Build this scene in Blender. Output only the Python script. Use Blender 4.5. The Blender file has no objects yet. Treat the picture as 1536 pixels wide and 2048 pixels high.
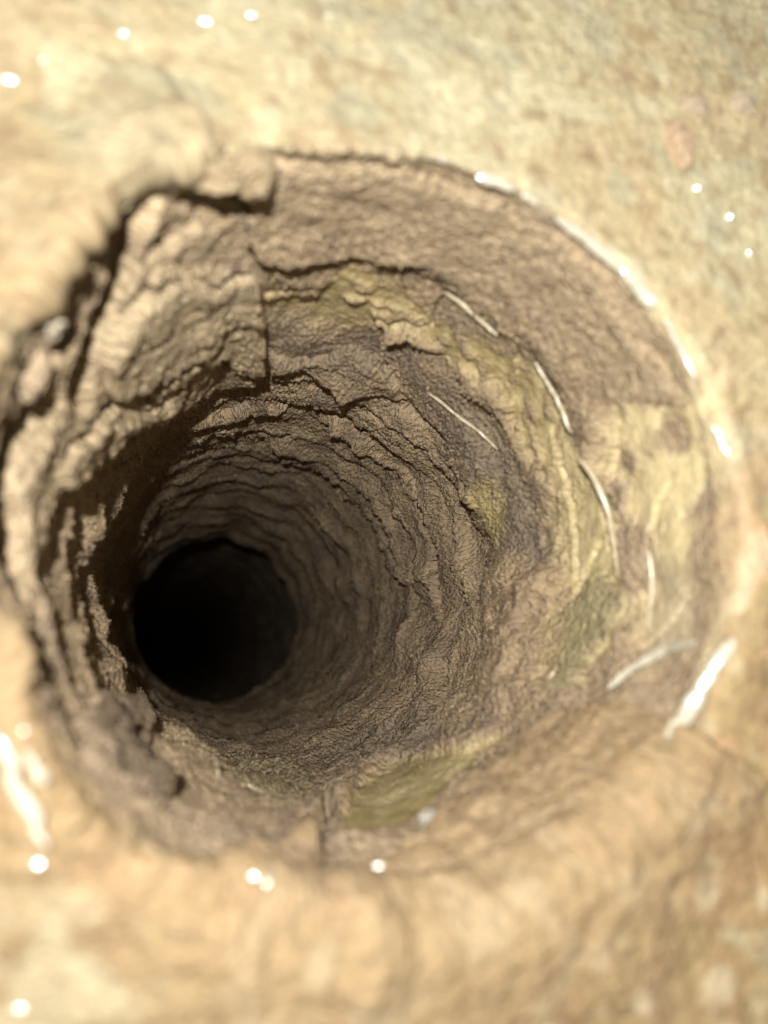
import bpy, math, time
import numpy as np
from mathutils import Matrix, Vector

T0 = time.time()
S = bpy.context.scene
COL = S.collection

# ------------------------------------------------------------------ camera
D = 0.10                       # height of the lens above the mouth of the hole, metres
R0 = 0.5376 * D                # nominal radius of the drilled hole
FPX, CX, CY = 1538.0, 768.0, 1024.0
axis = np.array([-0.28771, 0.18110, 1.0]); axis /= np.linalg.norm(axis)      # hole axis in lens coords
e1 = np.cross([0, 1, 0], axis); e1 /= np.linalg.norm(e1)
e2 = np.cross(axis, e1)
Crim = np.array([0.03389, -0.01999, 1.0]); Crim = Crim / (Crim @ axis) * D
# world axes: X = e1, Y = -e2, Z = -axis, origin = centre of the mouth
W = np.array([e1, -e2, -axis])                 # rows: world axes in lens coords (x right, y down, z forward)
CAM = W @ (-Crim)
cd = bpy.data.cameras.new("camera"); cam = bpy.data.objects.new("camera", cd); COL.objects.link(cam)
rx, ry, rz = W @ np.array([1, 0, 0]), W @ np.array([0, -1, 0]), W @ np.array([0, 0, -1])
cam.matrix_world = Matrix(((rx[0], ry[0], rz[0], CAM[0]), (rx[1], ry[1], rz[1], CAM[1]),
                           (rx[2], ry[2], rz[2], CAM[2]), (0, 0, 0, 1)))
cd.sensor_fit = 'VERTICAL'; cd.sensor_height = 36.0; cd.lens = FPX / 2048 * 36.0
cd.clip_start = 0.002; cd.clip_end = 20.0
cd.dof.use_dof = True; cd.dof.focus_distance = 0.235; cd.dof.aperture_fstop = cd.lens / 3.1
S.camera = cam

# ------------------------------------------------------------------ light: dim surroundings + the phone's flash to the left of the lens
wd = bpy.data.worlds.new("World"); S.world = wd; wd.use_nodes = True
wd.node_tree.nodes["Background"].inputs[0].default_value = (0.93, 0.97, 1.0, 1)
wd.node_tree.nodes["Background"].inputs[1].default_value = 0.05
FL = np.array([-0.0462, -0.0020, 0.130])
print('cam', CAM)
ld = bpy.data.lights.new("flash_lamp", 'POINT'); ld.energy = 2.55; ld.shadow_soft_size = 0.0022
ld.color = (1.0, 0.97, 0.91)
lo = bpy.data.objects.new("flash_lamp", ld); COL.objects.link(lo); lo.location = FL
S.view_settings.view_transform = 'Standard'; S.view_settings.look = 'None'
S.view_settings.exposure = 0.0; S.view_settings.gamma = 1.0; S.view_settings.use_curve_mapping = False
S.render.engine = 'CYCLES'
S.cycles.use_denoising = True
S.cycles.max_bounces = 4; S.cycles.diffuse_bounces = 3; S.cycles.glossy_bounces = 2
S.cycles.use_adaptive_sampling = True; S.cycles.adaptive_threshold = 0.02
S.cycles.sample_clamp_indirect = 3.0
S.cycles.caustics_reflective = False; S.cycles.caustics_refractive = False

# ------------------------------------------------------------------ noise
rng = np.random.default_rng(7)
PERM = np.concatenate([rng.permutation(256)] * 3).astype(np.int32)
G = rng.normal(size=(256, 3)); G = (G / np.linalg.norm(G, axis=1)[:, None]).astype(np.float32)

from concurrent.futures import ThreadPoolExecutor
POOL = ThreadPoolExecutor(4)
def noise(P, scale, seed=0.0):
    if P.size < 60000: return _noise(P, scale, seed)
    sh = P.shape[:-1]; Q = P.reshape(-1, 3)
    return np.concatenate(list(POOL.map(lambda c: _noise(c, scale, seed), np.array_split(Q, 24)))).reshape(sh)

def _noise(P, scale, seed=0.0):
    p = (P * (1.0 / scale) + seed * 17.31 + 100.0).astype(np.float32)
    i = np.floor(p).astype(np.int32); f = p - i; i &= 255
    u = f * f * f * (f * (f * 6 - 15) + 10)
    out = 0.0
    xs = [(i[..., 0] + k) & 255 for k in (0, 1)]
    for a in (0, 1):
        pa = PERM[xs[a]]
        wa = u[..., 0] if a else 1 - u[..., 0]
        for b in (0, 1):
            pb = PERM[pa + ((i[..., 1] + b) & 255)]
            wb = wa * (u[..., 1] if b else 1 - u[..., 1])
            for c in (0, 1):
                g = G[PERM[pb + ((i[..., 2] + c) & 255)]]
                d = g[..., 0] * (f[..., 0] - a) + g[..., 1] * (f[..., 1] - b) + g[..., 2] * (f[..., 2] - c)
                out = out + d * wb * (u[..., 2] if c else 1 - u[..., 2])
    return out * 1.6

def fbm(P, scale, n, gain=0.5, seed=0.0):
    o = 0.0; a = 1.0
    for k in range(n):
        o = o + a * noise(P, scale, seed + k * 1.7); a *= gain; scale *= 0.5
    return o

def sstep(a, b, x):
    t = np.clip((x - a) / (b - a), 0, 1); return t * t * (3 - 2 * t)

# ------------------------------------------------------------------ the surface: polar grid (theta x q), q<1 wall, q>1 ground
NT, NW, NG = 1600, 470, 150
TH = np.arange(NT) * (2 * np.pi / NT)
QMIN = 0.035
qw = np.linspace(QMIN, 0.985, NW)
qr = np.linspace(0.985, 1.035, 26)[1:]
qg = 1.035 + (np.linspace(0, 1, NG + 1)[1:] ** 1.6) * 3.6
QS = np.concatenate([qw, qr, qg]); NQ = len(QS)
ROW_RIM = NW + 12                              # row where wall hands over to ground

def base(th, q):
    """point and outward normal of the plain (undisplaced) surface at chart position (th, q)"""
    c, s = np.cos(th), np.sin(th)
    up = sstep(-0.2, 0.75, s)                  # crisp lip on the top and right, soft lip below and left
    bev = 0.0012 + 0.0045 * np.clip(0.5 - 0.75 * np.sin(th - 0.5), 0, 1)
    # wall
    w = np.clip(q, 0.01, 0.985)
    dep = D / w - D - (D / 0.985 - D)
    # ground
    gr = np.clip(q - 1.035, 0, None) * R0
    # corner arc
    t = np.clip((q - 0.985) / 0.05, 0, 1) * (np.pi / 2)
    ring = R0 * (-.04 * sstep(.26, .195, w) + .45 * sstep(.194, .175, w))
    r = R0 + np.where(q < .4, ring, 0) + .0038 * sstep(.62, .40, w) + bev * (1 - np.cos(t)) + gr
    z = -bev + bev * np.sin(t) - np.where(q < 0.985, dep, 0)
    nr = -np.cos(t); nz = np.sin(t)
    # gentle drift of the shaft
    P = np.stack([r * c, r * s, z], -1)
    N = np.stack([nr * c, nr * s, nz], -1)
    return P, N

def project(P):
    L = (P - CAM) @ W                          # world -> lens coords
    return np.stack([L[..., 0] / L[..., 2] * FPX + CX, L[..., 1] / L[..., 2] * FPX + CY], -1), L[..., 2]

_ct, _cq = np.meshgrid(np.linspace(0, 2 * np.pi, 540, endpoint=False),
                       np.concatenate([np.linspace(0.10, 1.03, 320), np.linspace(1.035, 3.4, 140)]), indexing='ij')
_cP, _cN = base(_ct, _cq)
_cache = {}
def chart(pts, h=0.0, wall_only=False):
    """photo position -> chart position on the surface raised by h"""
    if h not in _cache:
        P = _cP + _cN * h; uv, z = project(P)
        face = ((CAM - P) * _cN).sum(-1) > 0
        _cache[h] = (uv.reshape(-1, 2), np.where(face, z, 9).ravel())
    uv, z = _cache[h]; out = []
    if wall_only: z = np.where(_cq.ravel() < .98, z, 99)
    for p in pts:
        d = np.hypot(uv[:, 0] - p[0], uv[:, 1] - p[1])
        i = np.argmin(d * 0.004 + z + np.where(d > 14, 50 + d, 0))
        t, q = _ct.ravel()[i], _cq.ravel()[i]
        out.append((q * math.cos(t), q * math.sin(t)))
    return np.array(out)

def seg_dist(X, Y, poly, closed):
    best = np.full(X.shape, 1e9)
    n = len(poly)
    for k in range(n if closed else n - 1):
        a, b = poly[k], poly[(k + 1) % n]
        ab = b - a; L = max(ab @ ab, 1e-12)
        t = np.clip(((X - a[0]) * ab[0] + (Y - a[1]) * ab[1]) / L, 0, 1)
        best = np.minimum(best, (X - a[0] - t * ab[0]) ** 2 + (Y - a[1] - t * ab[1]) ** 2)
    return np.sqrt(best)

def inside(X, Y, poly):
    r = np.zeros(X.shape, bool); n = len(poly)
    for k in range(n):
        (x0, y0), (x1, y1) = poly[k], poly[(k + 1) % n]
        c = (y0 > Y) != (y1 > Y)
        r ^= c & (X < (x1 - x0) * (Y - y0) / (y1 - y0 + 1e-12) + x0)
    return r

TT, QQ = np.meshgrid(TH, QS, indexing='ij')
BP, BN = base(TT, QQ)
# grain space: on the wall the bit dragged the clay downwards, so its grain is drawn out with depth
_z = np.where(QQ < .985, 2.4 * R0 * np.log(np.clip(QQ, .01, .985) / .985), BP[..., 2])
BPf = np.stack([np.where(QQ < .985, R0 * np.cos(TT), BP[..., 0]), np.where(QQ < .985, R0 * np.sin(TT), BP[..., 1]), _z], -1).astype(np.float32)
BP3 = BP.astype(np.float32)
QX, QY = QQ * np.cos(TT), QQ * np.sin(TT)
# warped chart, so that every outline is ragged
WX = QX + 0.020 * noise(BPf, 0.012, 1) * np.clip(QQ, .3, 1) + 0.008 * noise(BPf, 0.004, 2) + 0.004 * noise(BPf, 0.0016, 2.5)
WY = QY + 0.020 * noise(BPf, 0.012, 3) * np.clip(QQ, .3, 1) + 0.008 * noise(BPf, 0.004, 4) + 0.004 * noise(BPf, 0.0016, 4.5)

def _box(poly, m):
    lo, hi = poly.min(0) - m, poly.max(0) + m
    return (QX > lo[0]) & (QX < hi[0]) & (QY > lo[1]) & (QY < hi[1])

def sdf(poly, warp=1.0, m=0.08):
    """signed distance (chart units, positive inside) over the grid"""
    o = np.full(QX.shape, -1.0); b = _box(poly, m)
    x = QX[b] + warp * (WX[b] - QX[b]); y = QY[b] + warp * (WY[b] - QY[b])
    d = seg_dist(x, y, poly, True)
    o[b] = np.where(inside(x, y, poly), d, -d)
    return o

def line(pts, warp=1.0, m=0.06, h=0.0):
    poly = chart(pts, h); o = np.full(QX.shape, 1.0); b = _box(poly, m)
    x = QX[b] + warp * (WX[b] - QX[b]); y = QY[b] + warp * (WY[b] - QY[b])
    o[b] = seg_dist(x, y, poly, False); return o

wall = QQ < 1.0
gmask = sstep(0.98, 1.06, QQ)
# ------------------------------------------------------------------ relief
n20 = noise(BPf, 0.020, 10); n9 = noise(BPf, 0.009, 11); n4 = noise(BPf, 0.0042, 12)
n2 = noise(BPf, 0.0021, 13); n1 = noise(BPf, 0.0011, 14); n05 = noise(BPf, 0.0006, 15)
DISP = 0.0016 * n20 + 0.0009 * n9 + 0.00045 * n4
rough = 0.6 + 0.6 * sstep(-.3, .5, n9)
DFINE = rough * (0.00030 * n2 + 0.00034 * n1 + 0.00028 * n05)
DISP += DFINE
DISP *= 1 - .6 * gmask
DISP += gmask * (.0004 * noise(BPf, .0055, 37) + .0003 * noise(BPf, .0032, 35)) * sstep(1.4, -.6, QY)
lip = sstep(.045, .010, np.abs(QQ - 1.010)) * sstep(-.1, .25, np.cos(TT - 0.62) - .42)
DISP = DISP * (1 - .75 * lip)
top = sstep(.25, .10, np.abs(TT - 1.70)) + sstep(.45, .25, np.abs(TT - 1.55)) * .5
DISP = DISP + .0013 * top * sstep(.030, .006, np.abs(QQ - .998)) * (.8 + .8 * noise(np.stack([TT, 0 * TT, 0 * TT], -1), .045, 61))
# terraces left by the bit: each tread leans into the hole, then breaks back
depth = -BP[..., 2]
ph = np.log(1 + depth / .055) * 3.9 + 1.0 * TT / (2 * np.pi) + 0.40 * noise(BP3, 0.030, 20) + 0.11 * noise(BP3, 0.010, 21) + 0.05 * noise(BP3, 0.003, 22)
fr = ph - np.floor(ph)
saw = np.where(fr < 0.95, (fr / 0.95) ** 1.4, 1 - (fr - 0.95) / 0.05)
amp = 0.0030 + 0.0022 * sstep(0.75, 0.60, QQ) - .0030 * sstep(.50, .38, QQ)
side = .12 + .88 * sstep(-.45, .45, np.cos(TT - 2.4))      # ledges stand out on the upper left, soft ridges elsewhere
side = np.maximum(side, .8 * sstep(.40, .28, QQ))
amp0 = amp * np.clip(0.85 + .7 * noise(BP3, 0.020, 23), .2, 1.6)
sawsoft = np.sin(np.pi * fr ** 1.5) ** 2
TER = np.where(wall, (amp0 * side * saw + amp0 * (1 - side) * .9 * (.65 * sawsoft + .35 * saw)) * sstep(0.95, 0.80, QQ), 0)
soft = noise(np.stack([np.cos(TT) * .016, np.sin(TT) * .016, depth + .006 * TT], -1) + .1 * BP, .0085, 26)
TER += np.where(wall, .0017 * np.abs(soft) ** .8 * (1.2 - side) * sstep(.98, .85, QQ), 0)
ph2 = depth / 0.0065 + 0.9 * noise(BP3, 0.014, 24) + 0.35 * noise(BP3, 0.004, 25)
fr2 = ph2 - np.floor(ph2)
ph3 = np.log(1 + depth / .055) * 10.5 + .5 * TT / (2 * np.pi) + .28 * noise(BP3, .03, 27) + .10 * noise(BP3, .009, 28)
fr3 = ph3 - np.floor(ph3)
TER += np.where(wall, .0036 * np.where(fr3 < .9, (fr3 / .9) ** 1.3, 1 - (fr3 - .9) / .1) * sstep(.60, .46, QQ) * np.clip(.8 + noise(BP3, .02, 29), .2, 1.5), 0)
TER += np.where(wall, 0.0004 * side * np.where(fr2 < .85, fr2 / .85, 1 - (fr2 - .85) / .15) * sstep(0.75, 0.5, QQ) * sstep(-.2, .4, n20 + .2), 0)

# ------------------------------------------------------------------ colour of the ground and of the wall
def lerp(a, b, t):
    return a + (np.asarray(b) - a) * t[..., None]
MUD = (0.44, 0.33, 0.212)
C0 = np.broadcast_to(np.array(MUD), QX.shape + (3,)).copy()
C0 = lerp(C0, (0.49, 0.375, 0.235), sstep(-.1, .5, n9))
C0 = lerp(C0, (0.35, 0.265, 0.185), sstep(0.05, .6, noise(BPf, 0.014, 30)))
# ground
g1 = noise(BPf, 0.030, 31); g2 = noise(BPf, 0.012, 32); g3 = noise(BPf, 0.006, 33); g4 = noise(BPf, 0.022, 34)
GC = np.broadcast_to(np.array((0.47, 0.345, 0.185)), QX.shape + (3,)).copy()
GC = lerp(GC, (0.46, 0.30, 0.17), sstep(-.05, .5, g2))
GC = lerp(GC, (0.56, 0.47, 0.31), sstep(.0, .5, g3 + .3 * g1))
GC = lerp(GC, (0.40, 0.27, 0.16), sstep(.1, .6, -g2 + .5 * g3) * .8)
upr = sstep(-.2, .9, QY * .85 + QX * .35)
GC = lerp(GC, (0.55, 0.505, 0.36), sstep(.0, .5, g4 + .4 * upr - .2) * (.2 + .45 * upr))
GC = lerp(GC, (0.64, 0.565, 0.385), .55 * upr)  # paler colour toward the upper right makes up for fading lamp light
g5 = noise(BPf, 0.0032, 35); g6 = noise(BPf, 0.009, 36); g7 = noise(BPf, 0.0055, 37)
GC = lerp(GC, (0.36, 0.24, 0.145), .55 * sstep(.05, .5, g5 + .4 * g6))
GC = lerp(GC, (0.62, 0.40, 0.24), .7 * sstep(.1, .45, g7 - .2 * g6) * sstep(.6, -.4, QY - .3 * QX))
GC = lerp(GC, (0.49, 0.475, 0.355), .55 * sstep(.15, .45, g6 + .3 * g4) * sstep(-.5, .5, QY))
GC = lerp(GC, (0.70, 0.63, 0.46), .6 * sstep(.2, .5, g7 + .5 * g4))
GC = GC * (.60 + .10 * upr + .20 * np.clip(QX, 0, 1.4))[..., None] * np.array((1.0, .985, .89))  # ground colour brightened upward and rightward to offset the lamp's falloff
WET = np.zeros(QX.shape)
BASEC = lerp(C0, (0, 0, 0), np.zeros(QX.shape))
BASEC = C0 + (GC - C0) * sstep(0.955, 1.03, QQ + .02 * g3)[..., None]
OLIVE = (0.50, 0.405, 0.195); YEL = (0.70, 0.585, 0.33); GREY = (0.285, 0.225, 0.165); PALE = (0.55, 0.46, 0.30)
streak = noise(np.stack([TT * .05 + .0 * QQ, depth * 1.0, 0 * QQ], -1) + 0.15 * BP, 0.0035, 40)

def paint(pts, colour, soft=0.015, amt=1.0, warp=1.0, mod=None):
    global BASEC
    m = sstep(-soft, soft, sdf(chart(pts), warp)) * amt
    if mod is not None: m = m * mod
    BASEC = lerp(BASEC, colour, m); return m

mix = sstep(-.45, .35, streak + .3 * n4)
# slickened olive band under the upper slab, sweeping from the top round to the right
OB = [(525, 545), (640, 560), (700, 520), (790, 550), (870, 640), (1000, 690), (1090, 760), (1170, 880), (1215, 960), (1250, 1120),
      (1240, 1300), (1100, 1390), (1130, 1150), (1100, 960), (1000, 770), (820, 650), (525, 610)]
m_ol = paint(OB, OLIVE, .02, 1, 1, .35 + .65 * mix)
paint(OB, YEL, .02, .75, 1, sstep(.1, .5, streak))
m_y1 = paint([(1250, 800), (1380, 800), (1420, 950), (1380, 1150), (1300, 1290), (1260, 1180), (1240, 950)], YEL, .035, .95, 1.8, sstep(-.5, .2, n9 + .5 * n4))
m_y2 = paint([(1105, 850), (1180, 885), (1235, 1000), (1255, 1150), (1160, 1190), (1125, 1020)], YEL, .03, .75, 1.5)
m_y3 = paint([(1300, 1100), (1400, 1180), (1390, 1300), (1300, 1320)], PALE, .02, .8)
paint([(540, 620), (820, 690), (930, 770), (1030, 900), (1100, 1010), (1130, 1150), (1080, 1150), (1010, 960), (900, 800), (780, 720), (540, 680)], GREY, .03, .75)
paint([(860, 770), (990, 860), (1030, 960), (1060, 1100), (1020, 1090), (985, 960)], GREY, .015, .6)
m_y5 = paint([(975, 940), (1015, 960), (1045, 1060), (1025, 1100), (995, 1060)], OLIVE, .008, .9)
m_y4 = paint([(680, 1690), (710, 1590), (800, 1530), (930, 1510), (1010, 1480), (900, 1580), (820, 1650)], OLIVE, .015, .95)
paint([(700, 1600), (780, 1560), (850, 1560), (760, 1640)], YEL, .02, .9)
paint([(820, 1600), (900, 1560), (1000, 1488), (930, 1510), (820, 1570)], YEL, .015, .8)
paint([(620, 1540), (720, 1480), (860, 1440), (930, 1470), (860, 1510), (700, 1560)], GREY, .015, .8)
paint([(400, 1530), (560, 1520), (640, 1580), (560, 1620), (450, 1590)], (.30, .25, .14), .02, .7)
# dark hollow edge near the deep end stays the same mud

# ------------------------------------------------------------------ cracks and notches cut into the surface
CRK = np.zeros(QX.shape)
def crack(pts, wdt, dep, warp=1.2, h=0.0):
    global CRK
    d = line(pts, warp, h=h)
    CRK = np.minimum(CRK, -dep * sstep(wdt, wdt * .25, d) * np.clip(1 + .9 * n4, .2, 1.6))
crack([(340, 512), (400, 522), (450, 505), (505, 492)], .012, .0022)
crack([(300, 400), (330, 372), (370, 378), (410, 384), (470, 388)], .012, .002)
crack([(150, 905), (205, 830), (290, 772), (345, 728), (385, 700)], .013, .0034, 1.3, .005)
crack([(430, 705), (470, 735), (505, 745)], .010, .0024, 1.3, .006)
crack([(345, 555), (300, 585), (250, 640)], .009, .0020, 1.3, .003)
crack([(505, 430), (512, 500), (522, 560)], .009, .0026, 1.3, .003)
crack([(1108, 850), (1135, 960), (1155, 1080), (1160, 1160)], .006, .0012, .6)
crack([(1180, 890), (1205, 1000), (1222, 1100)], .005, .0010, .5)
crack([(1255, 830), (1240, 930), (1262, 1060), (1285, 1200)], .007, .0014, .7)
crack([(1340, 950), (1320, 1020), (1300, 1095)], .008, .0020, .5)
crack([(1285, 1290), (1340, 1240), (1385, 1190)], .009, .0022, .5)
crack([(1135, 1220), (1170, 1150), (1200, 1080)], .007, .0018, .5)
crack([(880, 590), (868, 650)], .008, .0016)
crack([(1040, 700), (1030, 745)], .007, .0014)
crack([(310, 395), (265, 455), (240, 525), (200, 605), (150, 685), (125, 770)], .050, .0060, .8)
crack([(70, 800), (30, 880), (15, 960), (12, 1060), (20, 1150)], .060, .0090, .8)
crack([(655, 1620), (665, 1690)], .020, .0050)

for _m in (m_y1, m_y2, m_y3, m_y4): m_ol = np.maximum(m_ol, _m)
DISP = DISP + TER * (1 - .9 * np.clip(m_ol * 1.6, 0, 1))
sm = noise(np.stack([TT * .05, depth, 0 * QQ], -1) + 0.12 * BP, 0.0022, 41)
DISP = DISP - m_ol * rough * (0.00034 * n2 + 0.00030 * n1 + 0.00024 * n05) * .85 + m_ol * .00022 * sm
DISP = DISP * (1 - .5 * np.clip(m_ol, 0, 1))
DISP = DISP + CRK
PX = BP + BN * DISP[..., None]                 # finished ground and wall surface

# rim gloss: the crisp wet lip on the upper right and scattered wet smears
WET = np.maximum(WET, lip * .4)
WET = np.maximum(WET, m_ol * .85)

# ------------------------------------------------------------------ materials
def clay(name, bump=0.35, rough=0.85, wetrough=0.22, tint=(1, 1, 1), use_attr=True, colour=(.3, .2, .1), spec=.35):
    m = bpy.data.materials.new(name); m.use_nodes = True
    nt = m.node_tree; n = nt.nodes; l = nt.links; b = n["Principled BSDF"]
    tc = n.new("ShaderNodeTexCoord")
    n1 = n.new("ShaderNodeTexNoise"); n1.inputs["Scale"].default_value = 420; n1.inputs["Detail"].default_value = 4
    n1.inputs["Roughness"].default_value = .74
    n2 = n.new("ShaderNodeTexNoise"); n2.inputs["Scale"].default_value = 2600; n2.inputs["Detail"].default_value = 1
    n3 = n.new("ShaderNodeTexVoronoi"); n3.inputs["Scale"].default_value = 1050
    fw = n.new("ShaderNodeAttribute"); fw.attribute_name = "grain"
    for k in (n1, n2, n3): l.new(fw.outputs["Vector"], k.inputs["Vector"])
    if use_attr:
        at = n.new("ShaderNodeAttribute"); at.attribute_name = "tone"; src = at.outputs["Color"]
        wt = n.new("ShaderNodeAttribute"); wt.attribute_name = "wet"; wsrc = wt.outputs["Fac"]
    else:
        rgb = n.new("ShaderNodeRGB"); rgb.outputs[0].default_value = (*colour, 1); src = rgb.outputs[0]; wsrc = None
    hs = n.new("ShaderNodeMapRange"); hs.inputs["From Min"].default_value = .25; hs.inputs["From Max"].default_value = .75
    hs.inputs["To Min"].default_value = .70; hs.inputs["To Max"].default_value = 1.25
    l.new(n1.outputs["Fac"], hs.inputs["Value"])
    h2 = n.new("ShaderNodeMapRange"); h2.inputs["From Min"].default_value = .3; h2.inputs["From Max"].default_value = .7
    h2.inputs["To Min"].default_value = .82; h2.inputs["To Max"].default_value = 1.16
    l.new(n2.outputs["Fac"], h2.inputs["Value"])
    mu = n.new("ShaderNodeMath"); mu.operation = 'MULTIPLY'; l.new(hs.outputs[0], mu.inputs[0]); l.new(h2.outputs[0], mu.inputs[1])
    vm = n.new("ShaderNodeVectorMath"); vm.operation = 'SCALE'; l.new(src, vm.inputs[0]); l.new(mu.outputs[0], vm.inputs["Scale"])
    l.new(vm.outputs[0], b.inputs["Base Color"])
    if wsrc is not None:
        mr = n.new("ShaderNodeMapRange"); mr.inputs["To Min"].default_value = rough; mr.inputs["To Max"].default_value = wetrough
        l.new(wsrc, mr.inputs["Value"]); l.new(mr.outputs[0], b.inputs["Roughness"])
    else: b.inputs["Roughness"].default_value = rough
    b.inputs["Specular IOR Level"].default_value = spec
    ad = n.new("ShaderNodeMath"); ad.operation = 'MULTIPLY_ADD'; ad.inputs[1].default_value = .6
    l.new(n2.outputs["Fac"], ad.inputs[0]); l.new(n1.outputs["Fac"], ad.inputs[2])
    a2 = n.new("ShaderNodeMath"); a2.operation = 'MULTIPLY_ADD'; a2.inputs[1].default_value = -.75
    l.new(n3.outputs["Distance"], a2.inputs[0]); l.new(ad.outputs[0], a2.inputs[2])
    bp = n.new("ShaderNodeBump"); bp.inputs["Strength"].default_value = bump; bp.inputs["Distance"].default_value = .0012
    l.new(a2.outputs[0], bp.inputs["Height"])
    if wsrc is not None:
        inv = n.new("ShaderNodeMapRange"); inv.inputs["To Min"].default_value = bump; inv.inputs["To Max"].default_value = bump * .25
        l.new(wsrc, inv.inputs["Value"]); l.new(inv.outputs[0], bp.inputs["Strength"])
    l.new(bp.outputs[0], b.inputs["Normal"])
    return m
M_WALL = clay("clay_wall", 1.0)
M_GROUND = clay("clay_ground", .5, .8, .26)
M_SLAB = clay("clay_slab", 1.0)

def mesh_obj(name, V, F, mat, tone=None, wet=None, parent=None, smooth=True, grain=None):
    me = bpy.data.meshes.new(name)
    V = np.ascontiguousarray(V, np.float32); F = np.ascontiguousarray(F, np.int32)
    me.vertices.add(len(V)); me.vertices.foreach_set("co", V.ravel())
    k = F.shape[1]
    me.loops.add(F.size); me.loops.foreach_set("vertex_index", F.ravel())
    me.polygons.add(len(F)); me.polygons.foreach_set("loop_start", np.arange(0, F.size, k, dtype=np.int32))
    me.update(calc_edges=True)
    me.polygons.foreach_set("use_smooth", np.full(len(F), smooth))
    if tone is not None:
        a = me.attributes.new("tone", 'FLOAT_COLOR', 'POINT')
        a.data.foreach_set("color", np.concatenate([tone, np.ones((len(tone), 1))], 1).astype(np.float32).ravel())
    if wet is not None:
        a = me.attributes.new("wet", 'FLOAT', 'POINT'); a.data.foreach_set("value", wet.astype(np.float32).ravel())
    a = me.attributes.new('grain', 'FLOAT_VECTOR', 'POINT'); a.data.foreach_set('vector', np.ascontiguousarray(V if grain is None else grain, np.float32).ravel())
    me.materials.append(mat)
    o = bpy.data.objects.new(name, me); COL.objects.link(o)
    if parent: o.parent = parent
    return o

IDX = np.arange(NT * NQ).reshape(NT, NQ)
def quads(mask=None, j0=0, j1=None):
    A = IDX[:, j0:j1]; B = np.roll(A, -1, 0)
    q = np.stack([A[:, :-1], A[:, 1:], B[:, 1:], B[:, :-1]], -1).reshape(-1, 4)
    if mask is not None: q = q[mask.ravel()[q].any(1)]
    return q
def sub_obj(name, q, V, mat, tone, wet, **k):
    u, inv = np.unique(q, return_inverse=True)
    return mesh_obj(name, V.reshape(-1, 3)[u], inv.reshape(-1, 4), mat, tone.reshape(-1, 3)[u], wet.ravel()[u], grain=BPf.reshape(-1, 3)[u], **k)

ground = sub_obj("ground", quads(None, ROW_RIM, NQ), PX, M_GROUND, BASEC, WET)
ground["kind"] = "structure"
ground["label"] = "pale tan wet clay ground around the mouth of the drilled hole"
wallo = sub_obj("borehole_wall", quads(None, 0, ROW_RIM + 1), PX, M_WALL, BASEC, WET)
wallo["kind"] = "structure"
wallo["label"] = "brown terraced clay wall of the drilled hole going down into the dark"
# bottom of the shaft
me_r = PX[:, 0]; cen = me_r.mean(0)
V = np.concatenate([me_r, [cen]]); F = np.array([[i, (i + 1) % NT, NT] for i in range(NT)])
fl = mesh_obj("borehole_floor", V, F, M_WALL, np.tile((.02, .017, .013), (NT + 1, 1)), np.zeros(NT + 1)); fl["kind"] = "structure"  # near-black tone painted in for the darkness deep in the shaft

# ------------------------------------------------------------------ slabs of clay stuck on the wall and round the mouth
def tag(o, label, cat, group=None):
    o["label"] = label; o["category"] = cat
    if group: o["group"] = group
    return o

EDGES = []                                     # broken edges, for the crumbs
ACC = np.zeros(QX.shape)
def slab(name, pts, h, label, cat="clay slab", outer=None, edge=.010, warp=1.0, lump=.0008, tone=None, wet=0.0, power=.6, seed=0,
         group=None, wedge=0.0, stack=False, wall_only=True, hmod=None, flat=0.0):
    """pts: visible outline (closed), or with outer given only the inner edge, the other side then lies at chart radius outer"""
    if len(pts[0]) == 3:
        poly = np.concatenate([chart([p[:2]], p[2], wall_only) for p in pts])
        a = np.arctan2(poly[:, 1], poly[:, 0]) % (2 * np.pi); k = np.argsort(a)
        hv = np.interp(TH, a[k], np.array([p[2] for p in pts])[k])
        hv = np.convolve(np.concatenate([hv[-20:], hv, hv[:20]]), np.ones(41) / 41, 'valid'); h = hv[:, None] * np.ones(NQ)
    else: poly = chart(pts, h, wall_only)
    if outer:
        a = np.unwrap(np.arctan2(poly[:, 1], poly[:, 0])); a = np.linspace(a[-1], a[0], 40)
        poly = np.concatenate([poly, np.stack([np.cos(a), np.sin(a)], -1) * outer])
    s = sdf(poly, warp)
    m = s > 0
    prof = np.clip(s / edge, 0, 1) ** power
    fade = 1.0
    if outer and outer > 1:                    # runs out gently into the ground
        fade = sstep(outer, .96, QQ + .05 * g2 + .03 * g3)
        prof = prof * fade - .10 * (1 - fade)
    L = np.zeros(QX.shape); L[m] = lump * (noise(BPf[m], .006, 50 + seed) + .5 * noise(BPf[m], .0028, 51 + seed))
    hh = h * (1 - wedge * sstep(QQ[m].min(), min(1.0, QQ[m].max()), QQ)) if wedge else h
    if hmod is not None: hh = hh * hmod
    low = ACC if stack else np.zeros(QX.shape)
    off = np.where(m, low + (hh + L) * prof, low - .0016)
    V = PX + BN * (off - flat * (DISP - DFINE - CRK))[..., None]
    if stack or wedge: ACC[m] = np.maximum(ACC, off)[m]
    t = BASEC
    if tone is not None:
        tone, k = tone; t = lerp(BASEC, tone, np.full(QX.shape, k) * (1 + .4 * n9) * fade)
    o = sub_obj(name, quads(m), V, M_GROUND if cat == 'mud collar' else M_SLAB, t, np.full(QX.shape, wet))
    e = (s > .002) & (s < .010) & (QQ < 1.0)
    EDGES.append((V[e], BN[e]))
    return tag(o, label, cat, group)

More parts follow.
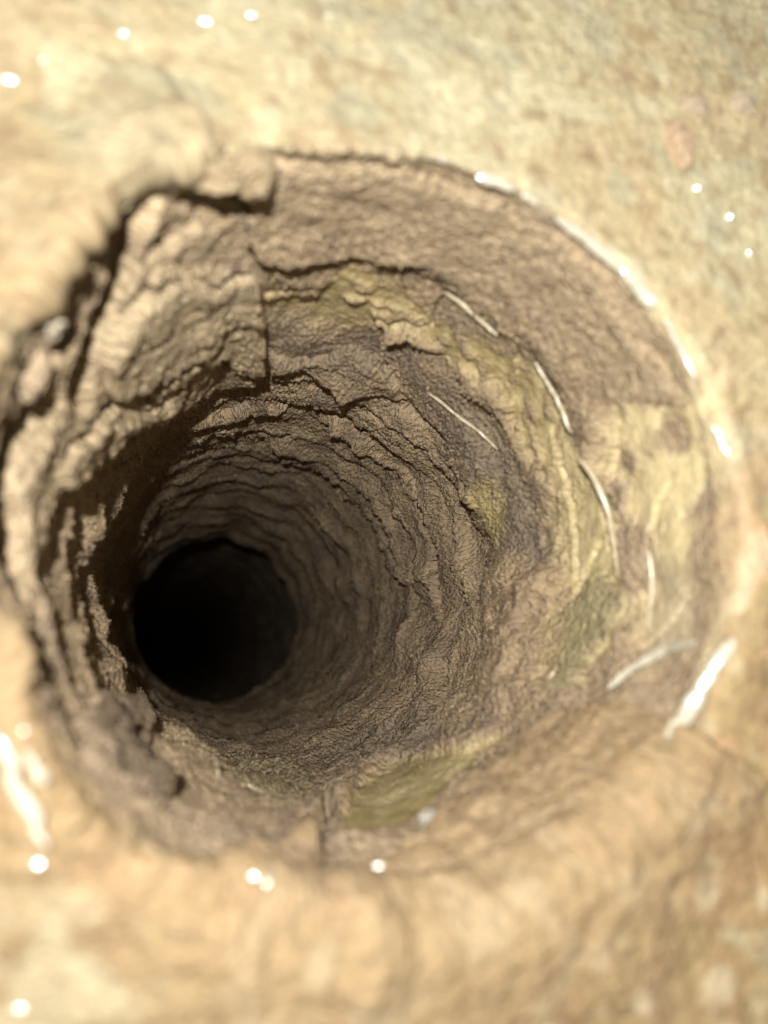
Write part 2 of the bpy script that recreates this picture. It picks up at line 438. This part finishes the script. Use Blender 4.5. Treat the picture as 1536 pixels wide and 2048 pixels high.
slab("clay_slab", [(490, 330), (495, 410), (535, 560), (600, 555), (690, 512), (740, 552), (800, 540), (880, 582), (1000, 668), (1075, 722),
                   (1165, 862), (1215, 850), (1240, 800), (1390, 810)], .0015,
     "broad smooth brown slab curving under the upper right lip of the hole", outer=.955, seed=1, edge=.014, lump=.0005, tone=((.50, .385, .245), .75), flat=.7)
slab("clay_slab", [(500, 400, .004), (530, 560, .006), (525, 740, .0075), (512, 776, .0075), (400, 810, .0075), (280, 855, .007), (150, 990, .0058), (108, 1150, .0042), (95, 1290, .003)],
     None, "thick pale brown slab on the upper left wall with a straight right edge", outer=.885, seed=2, edge=.012, warp=1.7, lump=.0006, wedge=.75, tone=((.49, .38, .24), .8), flat=.8)
slab("clay_slab", [(325, 525), (420, 528), (500, 505), (522, 560), (528, 680), (490, 715), (430, 690), (380, 688), (345, 722), (270, 765), (195, 790), (190, 700), (260, 620)],
     .0022, "upper layer of crumbly clay peeling off the thick slab on the upper left wall", seed=12, edge=.012, lump=.0007, stack=True, flat=.8, tone=((.50, .395, .25), .8))
slab("clay_slab", [(140, 840), (200, 800), (290, 775), (350, 725), (300, 800), (220, 850), (160, 930), (110, 1010), (90, 950)],
     .0018, "small thin flake of clay low on the thick upper left slab", seed=13, edge=.012, lump=.0012, stack=True, flat=.8, tone=((.49, .385, .24), .8))
slab("mud_collar", [(478, 300), (470, 392), (300, 385), (240, 505), (190, 575), (132, 655), (112, 770), (62, 775), (42, 850), (2, 875), (-40, 960)],
     .0070, "thick blurred tan mud lip overhanging the upper left wall of the hole", "mud collar", outer=1.45, edge=.030, power=.5, seed=9, flat=.4, lump=.0010,
     tone=((.31, .235, .138), .6), warp=1.4, wall_only=False)
slab("clay_slab", [(545, 695), (690, 700), (780, 740), (850, 830), (940, 920), (985, 1010), (930, 990), (890, 950), (850, 880), (780, 848),
                   (700, 825), (600, 772), (530, 750)],
     .0022, "narrow lumpy brown slab arching just below the grey band", seed=3, lump=.0009)
slab("clay_slab", [(300, 860), (450, 805), (525, 780), (620, 800), (740, 860), (830, 960), (880, 1100), (890, 1250), (850, 1210), (790, 1110), (720, 1020),
                   (650, 945), (595, 938), (520, 870), (420, 850)],
     .0030, "long curved slab with a crumbling lower edge above the dark shaft", seed=4, lump=.0010)
slab("clay_lump", [(960, 1230), (1035, 1120), (1110, 1130), (1135, 1250), (1080, 1390), (990, 1430), (930, 1380)],
     .0038, "rounded reddish brown lump on the lower right wall", "clay lump", edge=.07, power=.7, seed=5, tone=((.48, .35, .22), .5))
slab("clay_slab", [(1130, 1215), (1190, 1135), (1255, 1185), (1235, 1245), (1180, 1300), (1165, 1375), (1095, 1385)],
     .0016, "flat pale olive flake on the right wall beside the reddish lump", seed=6, warp=.6, lump=.0002, tone=((.50, .43, .24), .9))
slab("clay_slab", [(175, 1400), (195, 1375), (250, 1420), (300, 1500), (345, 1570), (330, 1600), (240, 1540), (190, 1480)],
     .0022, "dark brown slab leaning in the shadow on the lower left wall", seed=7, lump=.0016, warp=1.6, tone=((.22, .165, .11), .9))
slab("mud_collar", [(-20, 1190, .002), (60, 1212, .0035), (108, 1240, .0052), (116, 1400, .0056), (188, 1482, .0056), (330, 1622, .0055), (450, 1662, .006),
                    (560, 1640, .007), (640, 1605, .0075), (655, 1690, .006), (760, 1690, .005), (830, 1648, .0050), (1012, 1490, .0048), (1110, 1405, .0036),
                    (1250, 1395, .0022), (1340, 1440, .0012)],
     None, "thick soft tan mud collar bulging over the lower rim of the hole", "mud collar", outer=1.42, edge=.022, power=.55, seed=8, lump=.0011, wedge=.35, flat=.3,
     tone=((.325, .228, .123), .75))

print("slabs", time.time() - T0)
# ------------------------------------------------------------------ clods and stones
def ico(n):
    t = (1 + 5 ** .5) / 2
    v = [(-1, t, 0), (1, t, 0), (-1, -t, 0), (1, -t, 0), (0, -1, t), (0, 1, t), (0, -1, -t), (0, 1, -t), (t, 0, -1), (t, 0, 1), (-t, 0, -1), (-t, 0, 1)]
    f = [(0, 11, 5), (0, 5, 1), (0, 1, 7), (0, 7, 10), (0, 10, 11), (1, 5, 9), (5, 11, 4), (11, 10, 2), (10, 7, 6), (7, 1, 8), (3, 9, 4), (3, 4, 2), (3, 2, 6),
         (3, 6, 8), (3, 8, 9), (4, 9, 5), (2, 4, 11), (6, 2, 10), (8, 6, 7), (9, 8, 1)]
    v = [np.array(x) / np.linalg.norm(x) for x in v]
    for _ in range(n):
        c = {}; nf = []
        def mid(a, b):
            k = (min(a, b), max(a, b))
            if k not in c:
                m = v[a] + v[b]; v.append(m / np.linalg.norm(m)); c[k] = len(v) - 1
            return c[k]
        for a, b, d in f:
            x, y, z = mid(a, b), mid(b, d), mid(d, a)
            nf += [(a, x, z), (b, y, x), (d, z, y), (x, y, z)]
        f = nf
    return np.array(v), np.array(f)
ICO5 = ico(5); ICO4 = ico(4); ICO3 = ico(3); ICO0 = ico(0)

def clod(name, px, size, label, cat, colour, seed, lift=.35, rough=.35, wet=0.0, mat=None):
    """an uneven clod resting on the surface at the photo position px; size = half extents (along x, y, up)"""
    q = chart([px])[0]; th = math.atan2(q[1], q[0]); r = math.hypot(*q)
    P, N = base(np.array(th), np.array(r))
    i = int(round(th / (2 * math.pi) * NT)) % NT; j = int(np.argmin(np.abs(QS - r)))
    P = PX[i, j]
    V, F = ICO5 if max(size) > .004 else ICO4
    sc = np.array(size)
    Q = V * sc
    d = 1 + rough * (noise((V + seed * 3.1).astype(np.float32), .75, seed) + .55 * noise((V + seed).astype(np.float32), .33, seed + 1) + .22 * noise((V + seed).astype(np.float32), .13, seed + 2))
    Q = Q * d[:, None]
    # stand on the local normal
    z = N / np.linalg.norm(N); x = np.cross([0, 1, 0], z); x /= np.linalg.norm(x); y = np.cross(z, x)
    Q = Q[:, :1] * x + Q[:, 1:2] * y + Q[:, 2:] * z
    c = np.array(colour) * (1 + .18 * noise(V.astype(np.float32), .4, seed + 5)[:, None])
    o = mesh_obj(name, Q, F, mat or M_GROUND, c, np.full(len(V), wet))
    o.location = P + z * sc[2] * lift
    return tag(o, label, cat)

TAN = (.34, .262, .16)
clod("clay_clod", (395, 322), (.0062, .0040, .0032), "largest knobbly tan clod sitting on the upper left lip of the hole", "clod", TAN, 1, rough=.5)
clod("clay_clod", (495, 335), (.0034, .0036, .0034), "round tan clod overhanging the hole at the upper left lip", "clod", TAN, 2, lift=.5)
clod("clay_clod", (310, 285), (.0042, .0030, .0020), "flat reddish clod behind the knobbly clod on the upper left", "clod", (.38, .265, .18), 3)
clod("clay_clod", (60, 480), (.0060, .0046, .0026), "broad pale clod near the left edge above the dark gap", "clod", TAN, 4)
clod("clay_clod", (20, 620), (.0022, .0032, .0016), "small orange tan clod at the far left edge", "clod", (.45, .33, .19), 5)
clod("pale_stone", (88, 640), (.0030, .0020, .0016), "whitish stone lodged in the left lip of the hole", "stone", (.50, .43, .33), 6, rough=.6)
clod("clay_clod", (60, 745), (.0024, .0034, .0016), "soft tan clod below the whitish stone on the left lip", "clod", (.41, .315, .21), 7)
clod("clay_clod", (1362, 285), (.0026, .0042, .0026), "upright orange clod on the ground at the upper right", "clod", (.48, .35, .225), 8, lift=.05, rough=.22)
clod("clay_clod", (1390, 205), (.0028, .0020, .0018), "small cream clod just above the upright orange clod", "clod", (.50, .40, .28), 9, lift=.05, rough=.22)
clod("clay_clod", (1478, 205), (.0026, .0022, .0018), "small cream clod by the upper right edge", "clod", (.50, .41, .29), 10, lift=.05, rough=.22)
clod("white_pebble", (866, 1672), (.0019, .0018, .0014), "tiny whitish pebble on the mud below the hole", "pebble", (.46, .43, .37), 11, wet=.2, lift=.6)
clod("clay_clod", (888, 1720), (.0017, .0017, .0013), "small orange crumb of clay just below the tiny whitish pebble", "clod", (.46, .32, .195), 12, lift=.5)

# ------------------------------------------------------------------ smooth wet ridges scraped by the bit, and glint slivers turned to mirror the lamp
M_RIDGE = clay("ridge_clay", .08, .30, .2, use_attr=False, colour=(.54, .46, .31), spec=.7)
M_FILM = clay("wet_film", .0, .20, .1, use_attr=False, colour=(.50, .46, .36), spec=.7)
def half(P):
    a = CAM - P; b = FL - P
    n = a / np.linalg.norm(a, axis=-1, keepdims=True) + b / np.linalg.norm(b, axis=-1, keepdims=True)
    return n / np.linalg.norm(n, axis=-1, keepdims=True)
def ridge(pts, wid, h=0.0, high=.5, mat=None, parent=wallo, name="ridge", glint=False):
    """a thin rounded sliver following the surface"""
    p = np.array(pts, float)
    L = np.concatenate([[0], np.cumsum(np.hypot(*np.diff(p, axis=0).T))]); t = np.linspace(0, L[-1], 60)
    p = np.stack([np.interp(t, L, p[:, 0]), np.interp(t, L, p[:, 1])], -1)
    q = chart(p, h)
    for _ in range(10): q[1:-1] = (q[:-2] + 2 * q[1:-1] + q[2:]) / 4
    th = np.arctan2(q[:, 1], q[:, 0]); r = np.hypot(q[:, 0], q[:, 1])
    P, N = base(th, r)
    i = np.round(th / (2 * np.pi) * NT).astype(int) % NT; j = np.array([np.argmin(np.abs(QS - x)) for x in r])
    dd = DISP[i, j].copy()
    for _ in range(120): dd[1:-1] = (dd[:-2] + 2 * dd[1:-1] + dd[2:]) / 4
    P = P + N * (dd + h)[:, None]
    if glint:
        P = P + N * wid * .35; N = half(P)  # faced between lens and lamp, so the shape puts the highlight in
    tg = np.gradient(P, axis=0); tg /= np.linalg.norm(tg, axis=1)[:, None]
    sd = np.cross(tg, N); sd /= np.linalg.norm(sd, axis=1)[:, None]
    K = 10; a = np.arange(K) * 2 * np.pi / K
    u = np.linspace(0, 1, len(P)); prof = np.sqrt(np.clip(1 - np.abs(2 * u - 1) ** 4, .01, 1)) * (1 + .35 * noise((P * 1).astype(np.float32), .003, 70) + .2 * noise(P.astype(np.float32), .0012, 71))
    V = P[:, None] + (sd[:, None] * np.cos(a)[None, :, None] * wid + N[:, None] * np.sin(a)[None, :, None] * wid * high) * prof[:, None, None]
    n = len(P); I = np.arange(n * K).reshape(n, K); J = np.roll(I, -1, 1)
    F = np.stack([I[:-1], J[:-1], J[1:], I[1:]], -1).reshape(-1, 4)
    return mesh_obj(name, V.reshape(-1, 3), F, mat or M_RIDGE, parent=parent)
ridge([(888, 586), (930, 612), (965, 640), (1000, 664)], 0.00045, .0010, high=.35, glint=True)
ridge([(1076, 722), (1110, 768), (1140, 810), (1166, 855)], 0.00045, .0010, high=.35, glint=True)
ridge([(1198, 898), (1216, 960), (1232, 1030), (1248, 1100), (1256, 1160)], .0006, .001, high=.35, glint=True)
ridge([(868, 765), (915, 808), (960, 848), (1002, 896)], .0004, .0012, high=.35, glint=True)
ridge([(1085, 1395), (1110, 1340), (1118, 1320)], .0004, .001, high=.35, glint=True)
ridge([(1305, 1100), (1300, 1180), (1292, 1260)], .0004, .001, high=.35, glint=True)
ridge([(390, 1535), (405, 1565), (425, 1592)], .0004, .001, high=.35, glint=True)
ridge([(450, 1590), (490, 1580), (530, 1592), (570, 1622)], .00045, .001, high=.35, glint=True)
ridge([(1235, 1390), (1275, 1345), (1330, 1300), (1395, 1285)], .0007, .001, high=.2, mat=M_FILM, glint=True)
ridge([(1325, 1488), (1375, 1420), (1420, 1350), (1470, 1280)], .0012, .001, high=.12, mat=M_FILM, glint=True, name="wet_glint_streak")
for k, (pl, wd_) in enumerate([([(872, 312), (890, 320)], .0004), ([(955, 347), (1000, 362), (1030, 378)], .0008), ([(1045, 388), (1078, 405)], .0005),
        ([(1112, 432), (1180, 482), (1250, 545)], .0008), ([(1245, 540), (1285, 582), (1312, 615)], .0010), ([(1330, 640), (1365, 700), (1392, 765)], .0005),
        ([(1428, 850), (1445, 885), (1456, 912)], .0005)]):
    ridge(pl, wd_ * .95, .0003, high=.15, mat=M_FILM, glint=True, parent=ground, name="wet_glint_streak")
for pl, wd_ in [([(8, 1478), (30, 1560), (60, 1620), (92, 1690)], .0007), ([(60, 1500), (85, 1570)], .0006)]:
    ridge(pl, wd_, .0062, high=.12, mat=M_FILM, glint=True, parent=ground, name="wet_glint_streak")
GLAB = ["at the left edge, first of the upper left arc", "second of the upper left arc of glints", "brightest in the upper left arc of glints",
        "at the top edge, left of the middle", "at the top edge near the middle, first of two", "at the top edge, last of the upper arc", "behind the upper left mud lip",
        "right of the hole, middle of three on the pale ground", "right of the hole, lowest of three on the pale ground", "right of the hole, highest of three on the pale ground",
        "just above the long wet streak at the left edge", "left of the long wet streak at the left edge", "below the long wet streak at the lower left",
        "on the lower lip, left one of a touching pair", "on the lower lip, right one of a touching pair", "alone on the lower lip, below the tiny whitish pebble",
        "below the lip, left one of a dim pair", "below the lip, right one of a dim pair", "in the bottom left corner"]
GL = [(12, 160), (85, 125), (245, 70), (410, 40), (495, 30), (660, 30), (208, 368), (1455, 437), (1500, 500), (1395, 380), (45, 1465),
      (15, 1580), (85, 1725), (500, 1760), (530, 1772), (757, 1745), (285, 1845), (340, 1865), (30, 2020)]
for k, px in enumerate(GL):
    q = chart([px], .0045 if 1440 < px[1] < 1800 else 0)[0]; th = math.atan2(q[1], q[0]); r = math.hypot(*q)
    i = int(round(th / (2 * math.pi) * NT)) % NT; j = int(np.argmin(np.abs(QS - r)))
    P = PX[i, j] + BN[i, j] * (.0052 if 1440 < px[1] < 1800 else .0002)
    z = half(P) + rng.normal(0, .035, 3) * (.3 + (k % 3)); z /= np.linalg.norm(z); x = np.cross([0, 1, 0], z); x /= np.linalg.norm(x); y = np.cross(z, x)  # flat grain faced between lens and lamp to shape in a glint
    a_, b_ = rng.uniform(.0002, .0009), rng.uniform(.0002, .0006)
    V_, F_ = ICO3
    Q = V_[:, :1] * x * a_ + V_[:, 1:2] * y * b_ + V_[:, 2:] * z * .00004
    o = mesh_obj("wet_grain", Q, F_, M_FILM); o.location = P
    tag(o, "tiny glinting wet grain " + GLAB[k], "grain", "glinting wet grains around the mouth")

# ------------------------------------------------------------------ crumbs along the broken edges: too many and small to count
E0 = np.concatenate([e[0] for e in EDGES]); E1 = np.concatenate([e[1] for e in EDGES])
pick = rng.choice(len(E0), 6000, replace=False)
sel = wall & (QQ < .75) & (QQ > .2)
sp = np.argwhere(sel & (fr > .80) & (fr < .93)); sp = sp[rng.choice(len(sp), 5000)]
sq = np.argwhere(wall & (QQ < .93) & (QQ > .22) & (m_ol < .3) & (n9 + n4 > -.1)); sp = np.concatenate([sp, sq[rng.choice(len(sq), 22000)]])
PP = np.concatenate([E0[pick], PX[sp[:, 0], sp[:, 1]]]); 
CV, CF = ICO0
sz = rng.gamma(1.6, .00009, len(PP)) + .00006
ax = rng.normal(size=(len(PP), 3)); 
sh = 1 + .35 * rng.normal(size=(len(PP), len(CV), 1)) * .6
V = PP[:, None] + CV[None] * sh * sz[:, None, None]
F = (CF[None] + (np.arange(len(PP)) * len(CV))[:, None, None]).reshape(-1, 3)
tn = np.repeat(np.array([(.42, .315, .20)]) * (1 + .2 * rng.normal(size=(len(PP), 1))), len(CV), 0)
cr = mesh_obj("clay_crumbs", V.reshape(-1, 3), F, M_SLAB, np.clip(tn, .1, .6), np.zeros(len(tn)), smooth=False)
cr["kind"] = "stuff"; cr["label"] = "fine brown clay crumbs clinging to the broken edges inside the hole"; cr["category"] = "crumbs"
print("done", time.time() - T0)
